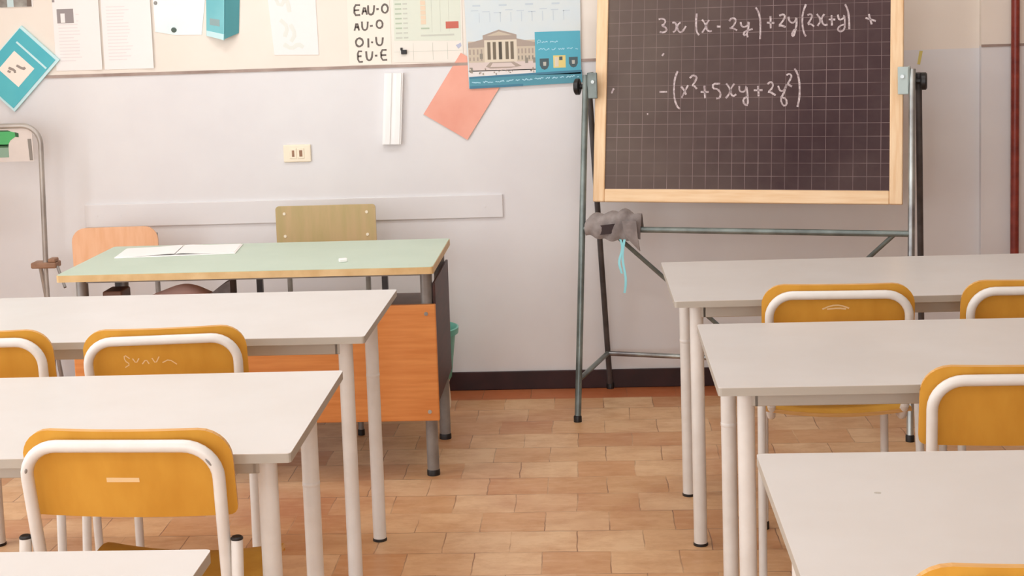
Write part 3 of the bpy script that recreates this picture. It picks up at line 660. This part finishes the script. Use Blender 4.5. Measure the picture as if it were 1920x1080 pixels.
b.prism([(0.028, 0.057), (0.043, 0.052), (0.043, 0.036), (0.03, 0.038)], -0.0030, -0.0024, g2)
b.prism([(-0.058, 0.066), (0.0, 0.065), (0.012, 0.060), (-0.058, 0.060)], -0.0030, -0.0024, g2)
b.prism([(-0.058, 0.008), (0.0, 0.008), (-0.002, -0.004), (-0.058, -0.004)], -0.0024, -0.0015, g2)
b.prism([(-0.058, -0.004), (-0.002, -0.004), (-0.002, -0.044), (-0.058, -0.044)], -0.0024, -0.0015, g4)
b.prism([(0.078, 0.028), (0.093, 0.028), (0.095, -0.058), (0.082, -0.058)], -0.0024, -0.0015, g3)
b.build('print', pc)

# ------------------------------------------------------------------ things on the wall
def flat_sheet(name, poly, mat, d=0.0012, y0=-0.0002, parent=None):
    b = MB(); b.prism(poly, y0-d, y0, mat); return b.build(name, parent)
# wall socket
s = thing('wall_socket', 'cream wall socket plate with two dark slots beneath the white duct level', 'socket', (-1.196, 0, 1.011))
b = MB(); b.bbox(-0.057, 0.057, -0.010, 0, -0.036, 0.036, M['cream_plastic'], 0.004); b.build('plate', s)
for x, wd in ((-0.016, 0.010), (0.016, 0.013)):
    b = MB(); b.bbox(x-0.0135, x+0.0135, -0.0125, -0.010, -0.021, 0.021, M['cream_plastic'], 0.001, 1); md = b.build('module', s)
    b = MB(); b.bbox(x-wd/2, x+wd/2, -0.0132, -0.0126, -0.013, 0.013, M['clamp'], 0.0002, 1); b.build('slot', md)
s['label'] = 'small cream wall socket plate with two slots on the bare grey wall'
# cable duct
s = thing('cable_duct', 'short white plastic cable duct on the wall below the marker letters', 'duct', (-0.791, 0, 1.184), 0)
s.rotation_euler = (0, -0.0, 0)
b = MB(); b.prism([(-0.028, 0.146), (0.048, 0.144), (0.028, -0.146), (-0.049, -0.145)], -0.022, 0, M['white_plastic']); b.build('channel', s)
b = MB(); b.prism([(-0.018, 0.146), (0.003, 0.1455), (-0.018, -0.1455), (-0.039, -0.145)], -0.027, -0.022, M['white_plastic'])
b.prism([(0.02, 0.145), (0.042, 0.144), (0.022, -0.146), (0.0, -0.1455)], -0.027, -0.022, M['white_plastic']); b.build('ridge', s)

# teal booklet hung askew
TEAL = mottled('teal_print', (66, 178, 196), (84, 190, 200), 3, 0.45); PALE = base('pale_cyan_edge', (206, 240, 244), 0.5); CARD = base('ivory_print', (250, 240, 228), 0.6)
s = thing('booklet', 'teal booklet hung askew on the wall with a white square on its cover', 'booklet', (-2.34, 0, 1.3945), 0)
c = (-2.34, 1.3945)
def L(*p): return [(x-c[0], z-c[1]) for x, z in p]
quad = L((-2.314, 1.571), (-2.163, 1.426), (-2.366, 1.218), (-2.517, 1.363))
b = MB(); b.prism(quad, -0.016, -0.001, PALE); b.build('pages', s)
cv = [(x*0.93-0.004, z*0.93+0.002) for x, z in quad]
b = MB(); b.prism(cv, -0.0185, -0.016, TEAL); co = b.build('cover', s)
ax = Vector((-2.163+2.314, 1.426-1.571)).normalized(); ay = Vector((-2.314+2.517, 1.571-1.363)).normalized()
def bk(u, v): return (ax.x*u+ay.x*v, ax.y*u+ay.y*v)
b = MB(); b.prism([bk(-0.058, -0.055), bk(0.052, -0.055), bk(0.052, 0.048), bk(-0.058, 0.048)], -0.0192, -0.0185, CARD)
b.prism([bk(-0.075, 0.078), bk(0.088, 0.078), bk(0.088, 0.086), bk(-0.075, 0.086)], -0.0192, -0.0185, PALE)
for q in ([bk(-0.012, 0.008), bk(0.02, 0.016), bk(0.02, 0.026)], [bk(-0.03, -0.022), bk(-0.005, -0.012), bk(0.004, -0.02)], [bk(-0.025, -0.034), bk(-0.012, -0.03)]):
    b.ribbon(q, 0.010, -0.0198, -0.0192, base('grey_ink', (160, 148, 140), 0.7))
b.prism([(0.012*math.cos(k*PI/6)+bk(-0.045, -0.105)[0], 0.012*math.sin(k*PI/6)+bk(-0.045, -0.105)[1]) for k in range(12)], -0.0192, -0.0185, PALE)
b.build('cover_print', co)

# photograph at the top left corner
s = thing('wall_photograph', 'grey photograph cut by the top left corner above the teal booklet', 'photograph', (-2.335, 0, 1.72))
b = MB(); b.box(-0.16, 0.072, -0.004, 0, -0.073, 0.09, M['paper']); b.build('sheet', s)
b = MB(); b.box(-0.155, 0.066, -0.005, -0.004, -0.072, 0.085, mottled('grey_photo_print', (176, 172, 164), (120, 112, 104), 14, 0.5))
b.box(0.048, 0.067, -0.0056, -0.005, -0.072, 0.085, base('dark_brown_print', (112, 96, 84), 0.5)); b.box(-0.035, -0.008, -0.0056, -0.005, -0.072, 0.085, base('pale_blue_print', (206, 226, 228), 0.5)); b.build('print', s)

# two white information sheets, their right edges curling off the wall
INK = base('faint_grey_ink', (236, 229, 228), 0.8); DINK = base('photo_grey_ink', (158, 150, 150), 0.8)
def info_sheet(label, x0, x1, z0, z1, pic):
    s = thing('information_sheet', label, 'paper', (x0, 0, z0), 0, 'white information sheets')
    W_, H_ = x1-x0, z1-z0
    def off(u): return -0.0015-0.009*max(0, (u-0.62)/0.38)**2
    b = MB(); b.sheet(lambda u, v: Vector((W_*u, off(u), H_*v)), 20, 3, -0.0008, M['paper']); b.build('sheet', s)
    b = MB()
    for k in range(17):
        z = H_*0.12+k*0.0135
        if z > H_-0.03: break
        xa = 0.02; xb = W_*random.uniform(0.42, 0.6)
        if pic and 0.19 < z < 0.27: xa = 0.095
        if xb > xa: b.box(xa, xb, -0.0030, -0.0024, z, z+0.004, INK)
    if pic:
        b.box(0.017, 0.086, -0.0030, -0.0024, 0.195, 0.253, DINK); b.box(0.032, 0.05, -0.0034, -0.0030, 0.197, 0.235, M['paper']); b.box(0.0, 0.01, -0.003, -0.0024, 0.282, 0.292, DINK)
    b.build('print', s)
    return s
info_sheet('white printed sheet with a little grey photo, right of the teal booklet', -2.183, -1.987, 1.380, 1.70, True)
info_sheet('white printed sheet without photo, left of the pale cyan leaflet', -1.980, -1.772, 1.379, 1.70, False)

# pale leaflet and teal folder
s = thing('leaflet', 'white and pale cyan leaflet with a dark pin at its lower edge', 'leaflet', (-1.66, 0, 1.59))
c = (-1.66, 1.59)
b = MB(); b.prism(L((-1.762, 1.72), (-1.76, 1.528), (-1.68, 1.512), (-1.568, 1.510), (-1.536, 1.72)), -0.003, -0.0005, mottled('icy_white_print', (246, 252, 252), (232, 246, 247), 5, 0.6)); b.build('sheet', s)
b = MB(); b.tube([(-0.022, -0.003, -0.058), (-0.022, -0.009, -0.060)], [0.012, 0.007], base('dark_green_pin', (92, 108, 100), 0.5), 14)
b.tube([(-0.092, -0.003, 0.055), (-0.092, -0.007, 0.055)], [0.008, 0.006], base('grey_pin', (150, 148, 144), 0.5), 12); b.build('pin', s)
s = thing('folder', 'teal card folder standing open on the wall right of the pale leaflet', 'folder', (-1.465, 0, 1.59))
c = (-1.465, 1.59); TF = mottled('teal_card', (112, 190, 200), (130, 202, 210), 4, 0.5); TD = base('deep_teal_card', (92, 168, 178), 0.5)
b = MB()
v0 = [Vector(p) for p in ((-0.082, -0.002, -0.085), (0.002, -0.05, -0.105), (0.016, -0.05, 0.13), (-0.072, -0.002, 0.13))]
def quad3(b, q, th, mat):
    mi = b._mi(mat); n = (q[1]-q[0]).cross(q[3]-q[0]).normalized()*th
    A = [b.bm.verts.new(p) for p in q]; Bq = [b.bm.verts.new(p+n) for p in q]
    b._face(A, mi); b._face(Bq[::-1], mi)
    for i in range(4): b._face([A[i], Bq[i], Bq[(i+1) % 4], A[(i+1) % 4]], mi)
quad3(b, v0, 0.002, TF); fl = b.build('front_flap', s)
b = MB(); q = [v0[0].lerp(v0[1], 0.02), v0[0].lerp(v0[1], 0.98), v0[0].lerp(v0[1], 0.98).lerp(v0[2], 0.10), v0[0].lerp(v0[1], 0.02).lerp(v0[3], 0.10)]
nn = (v0[1]-v0[0]).cross(v0[3]-v0[0]).normalized()
quad3(b, [p+nn*0.0021 for p in q], 0.001, PALE)
q = [v0[0].lerp(v0[1], a).lerp(v0[3].lerp(v0[2], a), h) for a, h in ((0.2, 0.22), (0.75, 0.22), (0.75, 0.34), (0.2, 0.34))]
quad3(b, [p+nn*0.0021 for p in q], 0.001, base('greyed_print', (150, 176, 178), 0.6)); b.build('printed_band', fl)
b = MB(); quad3(b, [Vector((0.003, -0.049, -0.10)), Vector((0.05, -0.002, -0.078)), Vector((0.066, -0.002, 0.13)), Vector((0.017, -0.049, 0.13))], 0.002, TD); b.build('rear_flap', s)
b = MB(); quad3(b, [Vector((-0.082, -0.001, -0.08)), Vector((0.05, -0.001, -0.078)), Vector((0.066, -0.001, 0.13)), Vector((-0.072, -0.001, 0.13))], 0.0005, TD); b.build('back_card', s)

# pale drawing
s = thing('pale_drawing', 'pale sheet with a faint grey-green drawing left of the marker letters', 'drawing', (-1.18, 0, 1.56))
c = (-1.18, 1.56)
b = MB(); b.prism(L((-1.293, 1.72), (-1.271, 1.418), (-1.088, 1.413), (-1.092, 1.72)), -0.003, -0.0003, M['paper'])
b.build('sheet', s)
b = MB(); gg = base('faint_sage_ink', (234, 235, 228), 0.8)
for q in ([(-0.08, 0.1), (-0.06, 0.05), (-0.03, 0.09), (-0.02, 0.03)], [(-0.06, 0.0), (-0.03, -0.03), (-0.045, -0.07)], [(-0.05, -0.1), (-0.02, -0.12), (0.01, -0.10), (0.03, -0.115)], [(-0.02, -0.02), (0.0, -0.06), (-0.02, -0.09)]):
    b.ribbon(q, 0.016, -0.0038, -0.003, gg)
b.build('drawn_lines', s)

# marker letters
s = thing('letter_sheet', 'cream sheet with black marker letter pairs left of the green calendar', 'paper', (-0.87, 0, 1.54))
c = (-0.87, 1.54)
b = MB(); b.prism(L((-0.962, 1.72), (-0.964, 1.366), (-0.79, 1.364), (-0.788, 1.72)), -0.0016, -0.0003, base('cream_paper', (246, 238, 226), 0.75)); b.build('sheet', s)
b = MB()
for q in MARKER: b.ribbon([(x-c[0], z-c[1]) for x, z in q], 0.0075, -0.0022, -0.0016, M['marker'])
o = b.build('marker_letters', s); o['label'] = 'black marker capitals'

# calendar sheet
s = thing('wall_calendar', 'pale green calendar sheet with columns of small print and a red block', 'calendar', (-0.635, 0, 1.54))
c = (-0.635, 1.54)
b = MB(); b.prism(L((-0.778, 1.76), (-0.78, 1.372), (-0.497, 1.366), (-0.494, 1.76)), -0.0026, -0.0003, base('calendar_paper', (242, 236, 226), 0.7))
b.build('sheet', s)
b = MB(); b.prism(L((-0.772, 1.76), (-0.776, 1.46), (-0.502, 1.452), (-0.499, 1.76)), -0.0031, -0.0026, base('pale_green_print', (226, 231, 216), 0.7))
ga, gb_, gc = base('sage_line_print', (188, 200, 178), 0.7), base('peach_line_print', (236, 214, 188), 0.7), base('grey_line_print', (206, 208, 196), 0.7)
for k in range(13):
    z = 1.468+k*0.0195
    b.box(-0.768-c[0], -0.742-c[0], -0.0037, -0.0031, z-c[1], z-c[1]+0.006, ga if k > 1 else gc); b.box(-0.736-c[0], -0.718-c[0], -0.0037, -0.0031, z-c[1], z-c[1]+0.006, gc)
    if k > 2: b.box(-0.664-c[0], -0.643-c[0], -0.0037, -0.0031, z-c[1]-0.004, z-c[1]+0.013, gb_)
b.box(-0.664-c[0], -0.63-c[0], -0.0042, -0.0037, 1.503-c[1], 1.509-c[1], ga)
b.box(-0.666-c[0], -0.53-c[0], -0.0037, -0.0031, 1.474-c[1], 1.481-c[1], gc)
for x in (-0.62, -0.585, -0.55): b.box(x-c[0], x+0.001-c[0], -0.0037, -0.0031, 1.49-c[1], 1.75-c[1], gc)
for x in (-0.70, -0.62, -0.56): b.box(x-c[0], x+0.0012-c[0], -0.0033, -0.0026, 1.378-c[1], 1.448-c[1], gc)
b.box(-0.778-c[0], -0.50-c[0], -0.0033, -0.0026, 1.413-c[1], 1.4142-c[1], gc)
b.box(-0.563-c[0], -0.511-c[0], -0.0042, -0.0031, 1.503-c[1], 1.531-c[1], base('red_print', (206, 112, 96), 0.7))
b.prism(L((-0.525, 1.434), (-0.505, 1.444), (-0.502, 1.43), (-0.515, 1.42)), -0.0033, -0.0026, base('lavender_print', (190, 194, 216), 0.7))
b.build('print', s)
b = MB(); b.bbox(-0.749, -0.726, -0.012, -0.0026, 1.404, 1.422, M['black'], 0.002); b.bbox(-0.752, -0.743, -0.008, -0.0026, 1.42, 1.431, M['black'], 0.001)
tag(b.build('paper_clip'), 'little black clip at the foot of the pale green calendar', 'clip')

# coral sheet, tucked under the poster
s = thing('coral_paper', 'coral sheet hanging askew on the wall, partly under the building poster', 'paper', (-0.5, 0, 1.22))
c = (-0.5, 1.22)
qd = [Vector((x-c[0], 0, z-c[1])) for x, z in ((-0.668, 1.157), (-0.491, 1.047), (-0.329, 1.293), (-0.506, 1.403))]
def cor(u, v):
    p = qd[0].lerp(qd[1], u).lerp(qd[3].lerp(qd[2], u), v); p.y = -0.0035-0.004*max(0, 0.35-v)**2*3-0.003*max(0, u-0.7)**2*8; return p
b = MB(); b.sheet(cor, 16, 16, -0.001, M['coral']); b.build('sheet', s)

# poster of a columned building
s = thing('building_poster', 'blue-edged poster of a columned building hanging left of the chalkboard', 'poster', (-0.253, 0, 1.43))
c = (-0.253, 1.43); k0 = -0.0095
b = MB(); b.prism(L((-0.490, 1.93), (-0.4765, 1.2575), (-0.0185, 1.2665), (-0.012, 1.93)), k0, k0+0.0012, mottled('pale_sky_print', (214, 226, 232), (222, 229, 228), 6, 0.55)); b.build('sheet', s)
SX = 0.2/(1090-875)*2.335   # one photo pixel on the wall, in metres
def pt(u, v): return ((u-0)*1, v)
P = {n: base(n, rgb, 0.6) for n, rgb in dict(stone=(206, 192, 172), stone_light=(226, 214, 194), stone_shade=(176, 160, 148), opening=(120, 108, 92), dark_opening=(84, 76, 66), steps=(222, 206, 200), pavement=(236, 230, 228), blue_box=(88, 176, 198), band=(86, 152, 170), deep_band=(70, 128, 154), blue_ink=(176, 222, 238), yellow_crest=(232, 212, 134), dark_crest=(74, 92, 98), crest_light=(190, 190, 180), faint_print=(200, 212, 220), grey_trees=(150, 142, 130)).items()}
class PX:
    """the poster's print, laid out on a 240 x 180 grid"""
    @staticmethod
    def q(x, y):
        X, Y = x/6, y/6      # 1440 x 1080 grid to 240 x 180
        return (-0.505+X*0.002139+0.0-c[0], 1.608-Y*0.002150+(X-14)*0.0000707*0-c[1])
def pr(b, pts, mat, lay): b.prism([PX.q(*p) for p in pts], k0-0.0005*(lay+1), k0-0.0005*lay, mat)
def rc(b, x0, y0, x1, y1, mat, lay): pr(b, [(x0, y0), (x1, y0), (x1, y1), (x0, y1)], mat, lay)
b = MB()
for i in range(4): rc(b, 150+i*300, 40, 240+i*300, 60, P['faint_print'], 0)
for i in range(9): rc(b, 130+i*130, 100+(i % 3)*14, 215+i*130, 110+(i % 3)*14, P['faint_print'], 0); rc(b, 220+i*120, 130, 228+i*120, 240, P['faint_print'], 0)
rc(b, 85, 450, 860, 800, P['stone'], 0)
pr(b, [(85, 470), (270, 425), (640, 430), (860, 480), (860, 520), (85, 520)], P['stone_shade'], 0.5)
rc(b, 85, 690, 860, 790, P['steps'], 1); rc(b, 85, 780, 860, 850, P['pavement'], 1)
for x in range(95, 270, 44): rc(b, x, 540, x+18, 600, P['stone_shade'], 1); rc(b, x, 630, x+16, 670, P['stone_shade'], 1)
for x in range(650, 850, 40): rc(b, x, 545, x+18, 600, P['stone_shade'], 1); rc(b, x, 625, x+16, 670, P['grey_trees'], 1)
rc(b, 270, 440, 640, 690, P['stone_light'], 1)
pr(b, [(255, 440), (255, 385), (440, 325), (640, 385), (640, 440)], P['stone_shade'], 1); pr(b, [(300, 392), (440, 345), (595, 392)], P['stone'], 2)
for x, mt in ((304, 'opening'), (366, 'opening'), (434, 'dark_opening'), (510, 'opening'), (568, 'opening')): rc(b, x, 462, x+36, 660, P[mt], 2)
pr(b, [(280, 740), (330, 690), (600, 690), (690, 740), (560, 760), (330, 760)], P['stone_shade'], 2); pr(b, [(330, 745), (360, 700), (570, 700), (620, 745)], P['steps'], 3)
for x, y in ((730, 650), (820, 650), (95, 745), (215, 590)): rc(b, x, y, x+34, y+60, P['grey_trees'], 2)
random.seed(21)
for i in range(22):
    x, y, h = random.uniform(95, 820), random.uniform(755, 815), random.uniform(10, 22)
    rc(b, x, y, x+random.uniform(6, 16), y+h, P[random.choice(('stone_shade', 'grey_trees', 'stone_light'))], 4)
b.build('building_print', s)
b = MB()
rc(b, 848, 365, 1362, 850, P['blue_box'], 4)
for q in ([(880, 500), (880, 455), (915, 460), (912, 482), (882, 484)],): b.ribbon([PX.q(*p) for p in q], 0.0022, k0-0.003, k0-0.0025, P['blue_ink'])
def text_band(x0, x1, y, h, seed):
    random.seed(seed)
    za = PX.q(0, y)[1]
    for sq in squiggle(PX.q(x0, 0)[0], PX.q(x1, 0)[0], za, h, 0.0034): b.ribbon(sq, 0.0026, k0-0.003, k0-0.0025, P['blue_ink'])
text_band(925, 1110, 482, 0.009, 3); text_band(885, 1340, 562, 0.009, 5)
def crest(x, y, w, h, mat, inner, kx):
    pr(b, [(x-w, y-h), (x+w, y-h), (x+w, y+h*0.2), (x+w*0.6, y+h*0.8), (x, y+h), (x-w*0.6, y+h*0.8), (x-w, y+h*0.2)], mat, 5)
    pr(b, [(x-w*.35+kx, y-h*.4), (x+w*.35+kx, y-h*.4), (x+w*.3+kx, y+h*.3), (x-w*.3+kx, y+h*.3)], inner, 6)
crest(948, 730, 52, 64, P['dark_crest'], P['crest_light'], 4); crest(1278, 718, 50, 60, P['dark_crest'], P['crest_light'], 0)
rc(b, 1050, 635, 1190, 775, P['yellow_crest'], 5); rc(b, 1118, 650, 1155, 690, P['dark_crest'], 6); rc(b, 1066, 655, 1110, 760, P['stone_light'], 6)
b.build('blue_text_box', s)
b = MB()
pr(b, [(85, 850), (1370, 805), (1375, 948), (85, 985)], P['band'], 4)
pr(b, [(85, 955), (700, 945), (700, 970), (85, 985)], P['deep_band'], 5); pr(b, [(85, 850), (1370, 805), (1370, 832), (85, 872)], P['deep_band'], 5)
random.seed(11)
for sq in squiggle(PX.q(115, 0)[0], PX.q(1340, 0)[0], 0, 0.007, 0.0032):
    b.ribbon([(x, z+PX.q(0, 918-(x-PX.q(115, 0)[0])/0.002139*6*0.035)[1]) for x, z in sq], 0.0034, k0-0.0035, k0-0.0030, P['blue_ink'])
b.build('footer_band', s)
